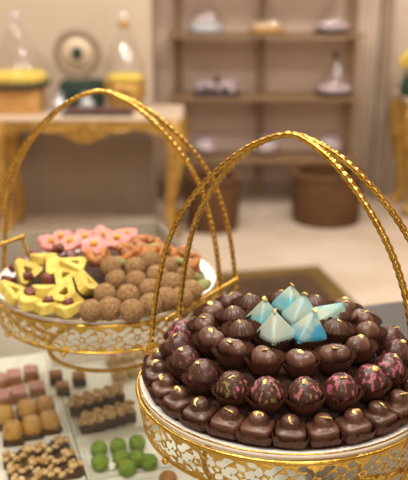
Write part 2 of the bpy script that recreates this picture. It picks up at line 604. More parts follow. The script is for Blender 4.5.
HOLES = []      # one repeat of the scrollwork, 50 mm x 40 mm: two turning flowers and the leaves between them
for i in range(5):
    a = i * 2 * PI / 5 + .3
    HOLES.append(((.0125 + .0096 * math.cos(a), .0203 + .0096 * math.sin(a)), a + .85, .0064, .0034))
    a = i * 2 * PI / 5 + 1.0
    HOLES.append(((.0375 + .0096 * math.cos(a), .0203 + .0096 * math.sin(a)), a - .85, .0064, .0034))
HOLES += [((.0125, .0203), .4, .0030, .0024), ((.0375, .0203), .2, .0030, .0024)]
for x_, sg in ((.0250, 1), (.0, -1)):
    HOLES += [((x_, .0062), .25 * sg, .0062, .0029), ((x_, .0343), -.25 * sg, .0062, .0029), ((x_, .0158), 1.25 * sg, .0042, .0022), ((x_, .0248), -1.25 * sg, .0042, .0022)]
UNIT, BH = .05, .0405


def filigree(Rt, Rb, ztop):
    reps = 21
    nx, ny = 56, 44
    grid = {}
    for i in range(nx + 1):
        for j in range(ny + 1):
            x, y = UNIT * i / nx, BH * j / ny
            d = 1
            for (c, a, L, W) in HOLES:
                for sx in (-UNIT, 0, UNIT):
                    d = min(d, drop((x, y), (c[0] + sx, c[1]), a, L, W))
            if j <= 1 or j >= ny - 1: d = max(d, .001)
            grid[i, j] = d
    mb = MB()
    idx = {}
    tot = reps * nx

    def vert(gx, gy):
        a = 2 * PI * (gx % tot) / tot
        t = gy / ny
        key = (round((gx % tot) * 50), round(gy * 50))
        if key not in idx:
            r = Rb + (Rt - Rb) * t + .0015 * math.sin(PI * t)
            idx[key] = len(mb.v)
            mb.v.append(Vector((r * math.cos(a), r * math.sin(a), ztop - BH + BH * t)))
        return idx[key]
    for rep in range(reps):
        for i in range(nx):
            for j in range(ny):
                c = [(i, j), (i + 1, j), (i + 1, j + 1), (i, j + 1)]
                dv = [grid[q] for q in c]
                if max(dv) <= 0: continue
                poly = []
                for k in range(4):
                    a_, b_ = c[k], c[(k + 1) % 4]
                    da, db = dv[k], dv[(k + 1) % 4]
                    if da > 0: poly.append(a_)
                    if (da > 0) != (db > 0):
                        t = da / (da - db)
                        t = min(.96, max(.04, t))
                        poly.append((a_[0] + (b_[0] - a_[0]) * t, a_[1] + (b_[1] - a_[1]) * t))
                if len(poly) >= 3:
                    f = [vert(rep * nx + q[0], q[1]) for q in poly]
                    f = [q for n_, q in enumerate(f) if q != f[n_ - 1]]
                    if len(f) >= 3: mb.f.append(tuple(f))
    return mb


def circle_pts(r, z, n=96):
    return [(r * math.cos(2 * PI * i / n), r * math.sin(2 * PI * i / n), z) for i in range(n)]


band_mesh = None


def stand(label, C, hoops, turn):
    global band_mesh
    t = thing('cake_stand', label, 'serving stand', C, (0, 0, 0), 'gold filigree serving stands')
    if band_mesh is None:
        o = filigree(.1685, .1625, -.003).build('filigree_band', M['gold'], t, solid=.0014)
        band_mesh = o.data
    else:
        o = bpy.data.objects.new('filigree_band', band_mesh); COL.objects.link(o); o.parent = t
        md = o.modifiers.new('solid', 'SOLIDIFY'); md.thickness = .0014; md.offset = 0
    o.rotation_euler = (0, 0, turn)
    MB().tube(circle_pts(.1695, -.0015), .0026, 8, True).build('top_rim', M['gold'], t)
    MB().tube(circle_pts(.1625, -.0440), .0020, 8, True).build('bottom_rim', M['gold'], t)
    MB().lathe([(0, -.004), (.120, -.004), (.160, -.001), (.1672, .001), (.1675, .0055), (.1655, .0072), (.160, .0065), (.150, .004), (.1, .003), (0, .003)], 96).build('plate', M['china'], t)
    MB().tube(circle_pts(.1668, .0066), .0009, 6, True).build('gilt_line', M['gold'], t)
    MB().rope(circle_pts(.093, -.105), .002, .0017, .012, True).build('base_ring', M['goldrope'], t)
    b = MB()
    for k in range(9):
        a = 2 * PI * k / 9 + .25
        b.ball((.163 * math.cos(a), .163 * math.sin(a), -.048), .004, 10, 8)
    b.build('bead_trim', M['gold'], t)
    for h in hoops:
        MB().knurl(hoop(*h)).build('handle_hoop', M['goldrope'], t)
    return t


C1 = Vector((.093, .887, 1.164)); C2 = Vector((-.148, 1.216, 1.164))
near = stand('near gold filigree stand with twisted wire handles, holding the chocolates', C1, [(-45, 136, 1, 1), (-23, 155, 1, 1)], .1)
far = stand('far gold filigree stand behind and left, holding mixed cookies and round balls', C2, [(-17, 163, 1.03, 1), (-5, 174, 1.12, 1.0)], .5)
# twisted side bars tangent to the far stand
ax = Vector((math.cos(R(-33)), math.sin(R(-33)), 0)); tn = Vector((-ax.y, ax.x, 0))
b = MB()
c0 = ax * .177 + Vector((0, 0, .010))
b.rope([c0 - tn * .092, c0, c0 + tn * .088], .0021, .0018, .012)
for s in (-.092, .088):
    b.ball(c0 + tn * s, .0045, 10, 8)
b.build('side_bar', M['goldrope'], far)
j = at_y(22, 237, C2.y + .045) - C2
foot = Vector((j.x + .012, j.y + .004, .004))
b = MB()
b.rope([j - tn * .10, j - tn * .05, j], .0021, .0018, .012)
b.ball(j, .005, 10, 8)
b.rope([j, (j + foot) / 2, foot], .0018, .0015, .012)
b.build('side_bar', M['goldrope'], far)

# dark lining that lifts the rings of chocolates into a mound
near_l = [(0, .0035), (.159, .0035), (.1600, .0052), (.154, .0072), (.130, .0074), (.1265, .0246), (.101, .0250), (.0975, .0495), (.070, .0500), (.067, .0565), (.040, .0568), (.036, .0655), (0, .0660)]
MB().lathe([(r, z) for r, z in near_l], 360, mod=lambda a, k: 1 + (.010 if 4 < k < 12 else 0) * math.sin(90 * a)).build('tray_lining', M['lining'], near)
MB().lathe([(0, .0035), (.148, .0035), (.135, .006), (.11, .012), (.07, .020), (.03, .025), (0, .026)], 48,
           mod=lambda a, k: 1 + .03 * math.sin(5 * a + k)).build('tray_lining', M['crumbs'], far)


# ------------------------------------------------------------------ chocolates of the near stand
def cup(mb, r0, r1, h, flutes=22, amp=.09, z=0):
    prof = [(0, z + .0004), (r0, z + .0004), (r0 + (r1 - r0) * .45, z + h * .5), (r1, z + h)]
    n = flutes * 4
    amps = [0, amp * .4, amp * .8, amp]

    def mod(a, k): return 1 + amps[k] * (2 / PI) * math.asin(math.sin(a * flutes)) + amps[k] * .35 * math.sin(2 * a + z)
    return mb.open().lathe(prof, n, mod=mod)


def flake(seed, size=.0045):
    rr = random.Random(seed)
    n = 9
    top = []
    for k in range(n):
        a = 2 * PI * k / n
        q = size * rr.uniform(.55, 1.15)
        top.append((q * math.cos(a) * 1.15, q * math.sin(a) * .8))
    mb = MB().prism(top, .0007)
    mb.v = [Vector((p.x, p.y, p.z - (p.x ** 2 + p.y ** 2) * 40 + .0012 * noise.noise(p * 500))) for p in mb.v]
    return mb


def rsq(h, n=40, p=3.4):
    out = []
    for k in range(n):
        a = 2 * PI * k / n
        c, s = math.cos(a), math.sin(a)
        q = (abs(c) ** p + abs(s) ** p) ** (-1 / p)
        out.append((h * q * c, h * q * s))
    return out


def make_square(v):
    def f(label):
        t = thing('square_chocolate', label, 'chocolate', group='square chocolates in the outer ring')
        # square body flowing into a round knob, one surface
        mb = MB()
        rr = random.Random(v)
        layers = [(.0005, .0130, 0), (.004, .0138, 0), (.0105, .0138, 0), (.0124, .0132, 0), (.0132, .0118, .05), (.0135, .0092, .85), (.0148, .0083, 1), (.0180, .0087, 1),
                  (.0205, .0078, 1), (.0225, .0060, 1), (.0236, .0034, 1), (.0239, .0010, 1)]
        n = 40
        vs, fs = [], []
        ox, oy = rr.uniform(-.0012, .0012), rr.uniform(-.0012, .0012)
        for z, h, round_ in layers:
            for k in range(n):
                a = 2 * PI * k / n
                c, s = math.cos(a), math.sin(a)
                q = (abs(c) ** 4.5 + abs(s) ** 4.5) ** (-1 / 4.5)
                q = q * (1 - round_) + round_
                w = 1 + .05 * noise.noise(Vector((c * 1.2, s * 1.2, z * 120 + v * 7)))
                vs.append((h * q * c * w + ox * round_, h * q * s * w + oy * round_, z))
        for i in range(len(layers) - 1):
            for k in range(n):
                l = (k + 1) % n
                fs.append((i * n + k, i * n + l, (i + 1) * n + l, (i + 1) * n + k))
        fs += [tuple(reversed(range(n))), tuple((len(layers) - 1) * n + k for k in range(n))]
        mb.add(vs, fs)
        mb.build('chocolate_body', M['choc' if v % 2 else 'choc2'], t)
        # ruffled flat paper underneath
        pp = MB().open()
        m_ = 72
        vs, fs = [(0, 0, .0003)], []
        for i, (h, z) in enumerate(((.0125, .0004), (.0152, .0012), (.0172, .0095))):
            for k in range(m_):
                a = 2 * PI * k / m_
                c, s = math.cos(a), math.sin(a)
                q = (abs(c) ** 5 + abs(s) ** 5) ** (-1 / 5)
                w = 1 + (.05 * i / 2) * math.sin(a * 18) + (.05 * i / 2) * noise.noise(Vector((c * 2, s * 2, v)))
                vs.append((h * q * c * w, h * q * s * w, z + (.0045 * noise.noise(Vector((c * 2.5, s * 2.5, v + 4))) if i == 2 else 0)))
        for i in range(2):
            for k in range(m_):
                l = (k + 1) % m_
                fs.append((1 + i * m_ + k, 1 + i * m_ + l, 1 + (i + 1) * m_ + l, 1 + (i + 1) * m_ + k))
        for k in range(m_): fs.append((0, 1 + (k + 1) % m_, 1 + k))
        pp.add(vs, fs).build('paper_cup', M['paper'], t)
        g = flake(v + 3, .0056).build('gold_leaf', M['goldleaf'], t)
        g.location = (ox + .0008, oy - .0036, .0230); g.rotation_euler = (.62, .1, v * 1.3)
        return t
    return f


def make_egg(v):
    def f(label):
        t = thing('egg_chocolate', label, 'chocolate', group='splattered egg chocolates in the second ring')
        mb = MB()
        n, rings = 36, 22
        vs, fs = [], []
        for i in range(rings + 1):
            th = PI * i / rings
            for k in range(n):
                a = 2 * PI * k / n
                p = Vector((math.sin(th) * math.cos(a), math.sin(th) * math.sin(a), math.cos(th)))
                q = 1 + .02 * noise.noise(p * 1.6 + Vector((v, 0, 0)))
                # fine drizzle ridges
                q += .045 * max(0, math.sin(9 * a * .5 + 7 * p.z + 2.5 * noise.noise(p * 2 + Vector((0, v, 0))) + v)) ** 3
                taper = 1 - .14 * max(0, p.z)
                vs.append((p.x * .0146 * q * taper, p.y * .0146 * q * taper, .0168 + p.z * .0150 * q))
        for i in range(rings):
            for k in range(n):
                l = (k + 1) % n
                fs.append((i * n + k, (i + 1) * n + k, (i + 1) * n + l, i * n + l))
        mb.add(vs, fs).build('chocolate_body', M[('egg_pink', 'egg_mix', 'egg_dark')[v % 3]], t)
        cup(MB(), .0116, .0190, .0172, 30, .08).build('paper_cup', M['paper'], t)
        g = flake(v + 20, .0034).build('gold_leaf', M['goldleaf'], t)
        g.location = (.0010, -.0040, .0312); g.rotation_euler = (.35, 0, v)
        return t
    return f


def make_lobed(v):
    def f(label):
        t = thing('round_chocolate', label, 'chocolate', group='smooth lobed chocolates in the third ring')
        bm = MB()
        rr = random.Random(v + 40)
        lobes = [((-.0058, -.001, .0172), .0090), ((.0062, .0008, .0166), .0086), ((0, .004, .0160), .0088)] if v % 2 else [((-.004, 0, .0168), .0102), ((.0060, -.001, .0162), .0086), ((-.001, -.004, .0150), .0090)]
        n, rings = 32, 20
        vs, fs = [], []
        for i in range(rings + 1):
            th = PI * i / rings
            for k in range(n):
                a = 2 * PI * k / n
                d = Vector((math.sin(th) * math.cos(a), math.sin(th) * math.sin(a), math.cos(th)))
                o = Vector((0, 0, .0150))
                # farthest hit with the union of lobes, softened
                best = []
                for c, r in lobes:
                    w = o - Vector(c)
                    bq = w.dot(d); cq = w.dot(w) - r * r
                    disc = bq * bq - cq
                    if disc > 0: best.append(-bq + math.sqrt(disc))
                q = math.log(sum(math.exp(x * 900) for x in best)) / 900 if best else .008
                vs.append(tuple(o + d * q))
        for i in range(rings):
            for k in range(n):
                l = (k + 1) % n
                fs.append((i * n + k, (i + 1) * n + k, (i + 1) * n + l, i * n + l))
        bm.add(vs, fs).build('chocolate_body', M['choc2'], t)
        cup(MB(), .0116, .0190, .0180, 30, .08).build('paper_cup', M['paper'], t)
        g = flake(v + 50, .0036).build('gold_leaf', M['goldleaf'], t)
        g.location = (rr.uniform(-.003, .003), -.0025, .0258); g.rotation_euler = (.25, .1, v * 2)
        return t
    return f


def make_cone(v):
    def f(label):
        t = thing('ribbed_chocolate', label, 'chocolate', group='dark ribbed chocolates round the turquoise centre')
        prof = [(0, .003), (.011, .003), (.0138, .010), (.0134, .016), (.0108, .022), (.0066, .0262), (.003, .0282), (0, .0288)]
        MB().lathe(prof, 64, mod=lambda a, k: 1 + .05 * math.sin(a * 14 + k * .35)).build('chocolate_body', M['choc'], t)
        cup(MB(), .0116, .0200, .0205, 30, .08).build('paper_cup', M['paper'], t)
        g = flake(v + 70, .0032).build('gold_leaf', M['goldleaf'], t)
        g.location = (.0012, -.002, .0278); g.rotation_euler = (.4, 0, v)
        return t
    return f


def ring_az(n, a0):
    """azimuths of a full ring, sorted from the left side of the photograph round the front to the right"""
    out = []
    for i in range(n):
        a = (a0 + 360 * i / n) % 360            # front is 270
        out.append(a)
    return sorted(out, key=lambda a: (a - 90) % 360)


def place_ring(kit, keys, n, a0, rad, z, keep, fmt, face, sc=1.0, lean=0.0):
    azs = [a for a in ring_az(n, a0) if keep((a - 90) % 360)]
    for i, a in enumerate(azs):
        p = C1 + Vector((rad * math.cos(R(a)), rad * math.sin(R(a)), z))
        k = keys[(i * 5 + i // 3) % len(keys)]
        spin = rnd.uniform(-.12, .12) if face else rnd.uniform(-.6, .6)
        m = Matrix.Rotation(R(a + 90), 3, 'Z') @ Matrix.Rotation(lean + rnd.uniform(-.06, .06), 3, 'X') @ Matrix.Rotation(rnd.uniform(-.06, .06), 3, 'Y') @ Matrix.Rotation(spin, 3, 'Z')
        kit.put(k, fmt(i + 1), p, m.to_euler(), sc * rnd.uniform(.97, 1.03))


k1 = Kit([make_square(v) for v in range(4)])
place_ring(k1, [0, 1, 2, 3], 28, 267.0, .1448, .0098, lambda d: 78 < d < 262,
           lambda i: 'square chocolate with a gold-flecked knob, %s from the left in the outer ring' % ORD[i], True, 1.12, .04)
k2 = Kit([make_egg(v) for v in range(6)])
place_ring(k2, [0, 3, 1, 4, 2, 5], 20, 274.4, .1195, .0288, lambda d: 62 < d < 290,
           lambda i: 'egg-shaped chocolate splattered with colour, %s from the left in the second ring' % ORD[i], False, 1.14, .12)
k3 = Kit([make_lobed(v) for v in range(4)])
place_ring(k3, [0, 1, 2, 3], 15, 275.0, .0895, .0518, lambda d: 40 < d < 320,
           lambda i: 'smooth lobed chocolate in fluted paper, %s from the left in the third ring' % ORD[i], False, 1.13, .06)
k4 = Kit([make_cone(v) for v in range(2)])
place_ring(k4, [0, 1], 9, 290.0, .058, .0580, lambda d: not (150 < d < 210),
           lambda i: 'dark ribbed chocolate in tall paper, %s from the left around the turquoise pieces' % ORD[i], False, 1.08, .08)


# turquoise pyramids
def make_pyramid(label, m, seed, tip):
    t = thing('turquoise_chocolate', label, 'chocolate', group='turquoise chocolates crowning the near stand')
    rr = random.Random(seed)
    h = .0145
    b = [(-h, -h), (h, -h), (h, h), (-h, h)]
    vs = [(x * .86, y * .86, .0003) for x, y in b] + [(x, y, .006) for x, y in b] + [(tip[0], tip[1], .0285)]
    fs = [(3, 2, 1, 0)] + [(i, (i + 1) % 4, 4 + (i + 1) % 4, 4 + i) for i in range(4)] + [(4 + i, 4 + (i + 1) % 4, 8) for i in range(4)]
    MB().add(vs, fs).build('shell', M[m], t, smooth=True, bevel=.0036, seg=3)
    g = flake(seed + 90, .0032).build('gold_leaf', M['goldleaf'], t)
    g.location = (tip[0] * .95, tip[1] * .95 - .0012, .0268); g.rotation_euler = (.6, .2, seed)
    return t


TQ = [  # px, py of the visible middle, height of the base above the rim, turn, tilt, material, tip, label
    (264, 323, .0668, .5, (.0, -.12, 0), 'turq', (.003, 0), 'cream-turquoise pyramid chocolate with gold on its tip, leftmost of the cluster'),
    (290, 309, .0705, .75, (.05, .05, 0), 'turq', (0, .002), 'sea-green pyramid chocolate standing at the back of the turquoise cluster'),
    (300, 319, .0705, .30, (-.05, 0, 0), 'turq3', (.004, 0), 'palest pyramid chocolate, grey-white, in the middle of the turquoise cluster'),
    (325, 321, .0668, .15, (.05, .42, 0), 'turq', (.008, .0), 'turquoise pyramid chocolate pointing right, at the right end of the cluster'),
    (277, 337, .0690, .55, (-.08, -.03, 0), 'turq3', (0, .002), 'large pale pyramid chocolate at the front left of the turquoise cluster'),
    (307, 337, .0690, .25, (-.05, .05, 0), 'turq2', (.005, .001), 'pyramid chocolate with one strong blue face, front right of the cluster'),
]
for i, (px, py, z, rz, tl, m, tip, lab) in enumerate(TQ):
    p = at(px, py, C1.z + z + .004); p.z = C1.z + z
    o = make_pyramid(lab, m, i, tip)
    o.location = p; o.rotation_euler = (tl[0], tl[1], rz); o.scale = (1.27,) * 3
for i, (px, lab) in enumerate(((271, 'fluted brown paper cup at the foot of the front left turquoise pyramid'), (309, 'fluted brown paper cup at the foot of the front right turquoise pyramid'))):
    p = at(px, 350, C1.z + .0575)
    o = cup(MB(), .0150, .0215, .0190, 32, .07).build('paper_cup', M['paper'])
    o.location = p
    tag(o, lab, 'paper cup', 'paper cups below the turquoise cluster')

# ------------------------------------------------------------------ cookies of the far stand
def pile(px, py, up):
    """point on the heap of the far stand, lifted by up"""
    z = C2.z + .02
    for _ in range(6):
        p = at(px, py, z)
        r = math.hypot(p.x - C2.x, p.y - C2.y)
        z = C2.z + .006 + .034 * max(0, 1 - (r / .15) ** 2) + up
    return at(px, py, z)


def tri(rad, n=36, p=.22):
    """triangle with clipped corners"""
    out = []
    for k in range(n):
        a = 2 * PI * k / n
        m = (a + PI / 3) % (2 * PI / 3) - PI / 3
        q = rad * min(.56 / math.cos(PI / 3 - abs(m)), (1 - p * .6) / math.cos(m))
        out.append((q * math.cos(a), q * math.sin(a)))
    return out


def make_tri(label, hollow=True):
    t = thing('triangle_cookie', label, 'cookie', group='yellow cookies on the far stand')
    mb = MB().prism(tri(.0258, 60, .2), .0140, tri(.0084, 60, .2) if hollow else None)
    mb.v = [p - Vector((0, 0, .0068)) for p in mb.v]
    mb.build('cookie_ring', M['yellow'], t, bevel=.0015, smooth=False)
    return t


KT = Kit([make_tri, lambda l: make_tri(l, False)])
YL = [  # px, py, up, rotation, words
    (27, 272, .014, (.80, 0, .52), 'yellow hollow triangle cookie standing up at the left rim of the far stand'),
    (43, 259, .014, (-.2, .1, .55), 'yellow cookie seen from its side at the back left of the far stand'),
    (56, 267, .014, (.45, .1, .2), 'yellow hollow cookie lying open beside the pink flowers'),
    (75, 266, .014, (.2, .0, 1.0), 'yellow cookie behind the uppermost left ball of the far stand'),
    (45, 291, .014, (-.2, .08, .45), 'yellow cookie seen from its side in the middle of the left pile'),
    (65, 294, .020, (.2, -.7, 1.3), 'yellow cookie tilted diagonally next to the front left ball'),
    (13, 293, .008, (.5, .3, .9), 'yellow cookie leaning at the far left rim of the far stand'),
    (30, 303, .008, (-.1, .15, .3), 'yellow cookie lying flat near the left front rim'),
    (46, 307, .006, (-.16, 0.05, .50), 'yellow cookie lying along the front rim, left of two'),
    (68, 309, .006, (-.16, -.05, .56), 'yellow cookie lying along the front rim, right of two'),
    (86, 284, .023, (.5, .7, .7), 'yellow hollow cookie slanting against the left of the ball pile'),
    (77, 301, .010, (.9, .1, 2.0), 'yellow cookie on end between the front cookies and the balls'),
    (66, 278, .014, (.3, -.2, .2), 'yellow cookie lying in the centre of the left pile'),
]
for px, py, up, rot, lab in YL:
    KT.put(1 if ('side' in lab or 'front rim' in lab) else 0, lab, pile(px, py, up + .008), rot)


def make_fruit(label):
    t = MB().box((0, 0, 0), (.015, .013, .011)).build('fruit_cube', M['berry'], None, bevel=.003, seg=3)
    return tag(t, label, 'dried fruit', 'dark red fruit pieces on the far stand')


KF = Kit([make_fruit])
FR = [(15, 267, 'at the left rim behind the leaning yellow cookie'), (8, 281, 'nearest the left edge of the photo'), (21, 261, 'at the back left rim'), (51, 264, 'inside the open yellow cookie'),
      (47, 279, 'on top in the middle of the yellow cookies'), (61, 284, 'just right of the middle of the yellow cookies'), (31, 293, 'left of the edge-on middle cookie'), (49, 301, 'behind the left front-rim cookie'),
      (68, 303, 'behind the right front-rim cookie'), (71, 256, 'below the pink flowers on the right'), (58, 249, 'between two pink flowers'), (28, 276, 'seen through the standing triangle cookie'), (34, 255, 'behind the standing triangle cookie')]
for i, (px, py, w) in enumerate(FR):
    KF.put(0, 'small dark red fruit cube ' + w, pile(px, py, .022), (rnd.uniform(-.6, .6), rnd.uniform(-.6, .6), rnd.uniform(0, 3)), rnd.uniform(.95, 1.25))


def petal(rad, n=60):
    out = []
    for k in range(n):
        a = 2 * PI * k / n
        q = rad * (.78 + .22 * abs(math.cos(2.5 * a)) ** .7)
        out.append((q * math.cos(a), q * math.sin(a)))
    return out


def make_flower(label):
    t = thing('flower_cookie', label, 'cookie', group='pink flower cookies on the far stand')
    MB().prism(petal(.0215), .009).build('petals', M['pink'], t, bevel=.002)
    MB().ball((0, 0, .0105), .0058, 14, 10, wob=.1).build('bead', M['amber'], t)
    return t


KP = Kit([make_flower])
PK = [(49, 246, 'leftmost of the pink ones'), (72, 246, 'second from the left, in front'), (62, 241, 'between the two leftmost, further back'), (84, 241, 'third from the left along the back'), (94, 249, 'front middle, above the balls'),
      (102, 238, 'at the back middle of the stand'), (117, 242, 'right middle, in front'), (127, 238, 'rightmost of the pink ones')]
for i, (px, py, w) in enumerate(PK):
    KP.put(0, 'pink flower cookie with an amber bead, ' + w, pile(px, py, .012), (rnd.uniform(.25, .7), rnd.uniform(-.3, .3), rnd.uniform(-1, 1)))


def make_ball(v):
    def f(label):
        o = MB().ball((0, 0, 0), .0172, 40, 28, wob=.075, seed=v, freq=320).build('sesame_ball', M['sesame'])
        return tag(o, label, 'sweet', 'round crumb-coated balls on the far stand')
    return f


KB = Kit([make_ball(v) for v in range(4)])
BL = [((91, 311), 'front row, first from the left'), ((110, 309), 'front row, second from the left'), ((132, 311), 'front row, third from the left'), ((150, 305), 'front row, fourth from the left'),
      ((166, 299), 'front row, fifth from the left'), ((181, 299), 'front row, rightmost'), ((105, 295), 'second row, first from the left'), ((128, 296), 'second row, second from the left'), ((150, 290), 'second row, third from the left'),
      ((171, 284), 'second row, fourth from the left'), ((191, 291), 'second row, rightmost near the rim'), ((116, 280), 'third row, first from the left'), ((136, 281), 'third row, second from the left'), ((157, 276), 'third row, third from the left'),
      ((185, 277), 'third row, rightmost'), ((111, 267), 'back row, first from the left'), ((135, 268), 'back row, second from the left'), ((149, 261), 'back row, third from the left'), ((167, 267), 'back row, rightmost')]
for i, ((px, py), w) in enumerate(BL):
    row = 0 if 'front' in w else 1
    KB.put(i % 4, 'brown crumb-coated ball on the far stand, ' + w, pile(px, py, .0145 + .004 * row), (rnd.uniform(0, 6), rnd.uniform(0, 6), 0), rnd.uniform(.90, .98))


def make_pretzel(label):
    pts = []
    for k in range(40):
        a = 2 * PI * k / 40
        pts.append((.011 * math.sin(a), .0075 * math.sin(2 * a), .004 * math.cos(a)))
    o = MB().tube(pts, .0043, 8, True).build('twisted_cookie', M['orange'])
    return tag(o, label, 'cookie', 'orange twists on the far stand')


KO = Kit([make_pretzel])
OR = [(137, 249, 'leftmost of the orange heap'), (148, 243, 'topmost of the orange heap'), (144, 254, 'in the middle of the orange heap'), (157, 252, 'just right of the orange heap'), (167, 254, 'first of three along the back right rim'),
      (177, 254, 'second of three along the back right rim'), (186, 257, 'third of three along the back right rim'), (124, 254, 'left of the back row of balls'), (99, 258, 'in front of the pink flowers'), (190, 268, 'beside the right end of the rim')]
for i, (px, py, w) in enumerate(OR):
    KO.put(0, 'orange-brown knotted twist cookie ' + w, pile(px, py, .020), (rnd.uniform(-.5, .9), rnd.uniform(-.5, .5), rnd.uniform(0, 3)), 1.45)


def make_green(label):
    o = MB().ball((0, 0, 0), .009, 16, 10, sc=(1.6, .8, .55), wob=.12, freq=120).build('pistachio_cookie', M['green'])
    return tag(o, label, 'cookie', 'green pieces on the far stand')


KG = Kit([make_green])
for px, py, w in [(150, 249, 'tucked in the orange heap'), (132, 247, 'left of the orange heap'), (181, 262, 'beneath the orange twists at the back right'), (118, 262, 'behind the back row of balls'), (203, 285, 'alone at the right rim by the white plate'), (196, 277, 'between the rightmost ball and the rim')]:
    KG.put(0, 'olive green oval cookie ' + w, pile(px, py, .020), (rnd.uniform(-.4, .4), rnd.uniform(-.4, .4), rnd.uniform(0, 3)), 1.3)

# ------------------------------------------------------------------ platters and pastries inside the case
PZ = DZ + .0075      # upper face of the platters


def platter(u0, u1, v0, v1, label):
    c = uv((u0 + u1) / 2, (v0 + v1) / 2, DZ + .0004)
    du, dv = (u1 - u0) / 2, (v1 - v0) / 2
    mb = MB()
    loops = [(1, 0), (1, .010), (.985, .010), (.97, .006), (-1, 0)]
    vs, fs = [], []
    rings = [(du - .004, dv - .004, 0), (du, dv, .010), (du - .003, dv - .003, .0105), (du - .009, dv - .009, .0068)]
    for a, b_, z in rings:
        vs += [(-a, -b_, z), (a, -b_, z), (a, b_, z), (-a, b_, z)]
    for i in range(3):
        for k in range(4):
            l = (k + 1) % 4
            fs.append((i * 4 + k, i * 4 + l, (i + 1) * 4 + l, (i + 1) * 4 + k))
    fs += [(3, 2, 1, 0), (12, 13, 14, 15)]
    o = mb.add(vs, fs).build('platter', M['platter'], None, smooth=False, bevel=.0015)
    o.location = c; o.rotation_euler = (0, 0, YAW)
    return tag(o, label, 'platter', 'white platters in the case')


def pz(px, py, h=0): 
    return at(px, py, PZ + h)


uA, vA = to_uv(pz(62, 395)); uB, vB = to_uv(pz(84, 475)); us = (uA + uB) / 2
vsplit_l = to_uv(pz(20, 441))[1]; vback_l = to_uv(pz(10, 358))[1]
vsplit_r = to_uv(pz(95, 436))[1]; vback_r = to_uv(pz(75, 366))[1]
vfront = vsplit_l - .20
platter(us - .30, us - .0005, to_uv(pz(20, 401))[1], vback_l, 'white platter of rose-glazed squares at the left edge')
platter(us - .30, us - .0005, vsplit_l, to_uv(pz(20, 401))[1] - .001, 'white platter of tan caramel pastries at the left edge')
platter(us - .30, us - .0005, vfront, vsplit_l - .001, 'white platter of nut-topped squares in the lower left corner')
platter(us + .0005, -.03, vsplit_r, vback_r, 'white platter of brown slices below the far stand')
v_c = to_uv(pz(120, 484))[1]
vg = to_uv(pz(125, 476))[1]
platter(us + .0005, -.03, vg, vsplit_r - .001, 'white platter of green pistachio balls beside the near stand')
platter(us + .0005, -.03, vg - .22, vg - .001, 'white platter with brown balls under the near stand')

def layered(name, cat, group, base, bd, top, td, topmesh=None):
    def f(label):
        t = thing(name, label, cat, group=group)
        MB().box((0, 0, bd[2] / 2), bd).build('base', M[base], t, bevel=.002)
        if topmesh:
            mb = topmesh(bd, td)
        else:
            mb = MB().box((0, 0, bd[2] + td[2] / 2), td)
        mb.build('topping', M[top], t, bevel=0 if topmesh else .003, seg=3)
        return t
    return f


def lumps(n, seed):
    def f(bd, td):
        rr = random.Random(seed)
        mb = MB()
        for i in range(n):
            x, y = rr.uniform(-.42, .42) * bd[0], rr.uniform(-.42, .42) * bd[1]
            mb.ball((x, y, bd[2] + rr.uniform(0, td[2] * .5)), td[2] * rr.uniform(.35, .6), 8, 6, wob=.3, seed=i, freq=200, sc=(1.1, 1, .8))
        return mb
    return f


def loaf(bd, td):
    mb = MB()
    n, rings = 24, 8
    vs, fs = [], []
    for i in range(rings + 1):
        th = PI / 2 * i / rings
        for k in range(n):
            a = 2 * PI * k / n
            c, s = math.cos(a), math.sin(a)
            q = (abs(c) ** 3 + abs(s) ** 3) ** (-1 / 3)
            vs.append((td[0] / 2 * q * c * math.cos(th) ** .6, td[1] / 2 * q * s * math.cos(th) ** .6, bd[2] + td[2] * math.sin(th)))
    for i in range(rings):
        for k in range(n):
            l = (k + 1) % n
            fs.append((i * n + k, i * n + l, (i + 1) * n + l, (i + 1) * n + k))
    fs.append(tuple(reversed(range(n))))
    return mb.add(vs, fs)


KRose = Kit([layered('rose_square', 'pastry', 'rose-glazed squares in the case', 'biscuit', (.026, .034, .014), 'rose', (.024, .032, .006))])
KTan = Kit([layered('caramel_pastry', 'pastry', 'tan caramel pastries in the case', 'brownie', (.031, .046, .011), 'caramel', (.031, .045, .017), loaf)])
KNut = Kit([layered('nut_square', 'pastry', 'nut-topped squares in the case', 'brownie', (.026, .026, .012), 'nut', (.02, .02, .010), lumps(9, 1)),
            layered('nut_square', 'pastry', 'nut-topped squares in the case', 'brownie', (.026, .026, .012), 'nut', (.02, .02, .010), lumps(9, 2))])
KSlice = Kit([layered('brown_slice', 'pastry', 'nut-topped brown slices in the case', 'brownie', (.020, .036, .018), 'nut', (.016, .03, .012), lumps(8, 5))])
KSmall = Kit([layered('brown_bite', 'pastry', 'small brown bites in the case', 'brownie', (.022, .022, .014), 'biscuit', (.021, .021, .008))])
KCream = Kit([layered('cream_cake', 'pastry', 'cream cakes under the far stand', 'cream', (.024, .030, .016), 'rose', (.015, .02, .004))])


def grid_put(kit, keys, rows, lab, h=.01, jit=.08):
    c = 0
    for rname, pts in rows:
        for i, (px, py) in enumerate(pts):
            p = pz(px, py, h); p.z = PZ - .0005
            w = lab % (ORD[i + 1], rname)
            kit.put(keys[c % len(keys)], w, p, (0, 0, YAW + rnd.uniform(-jit, jit)))
            c += 1


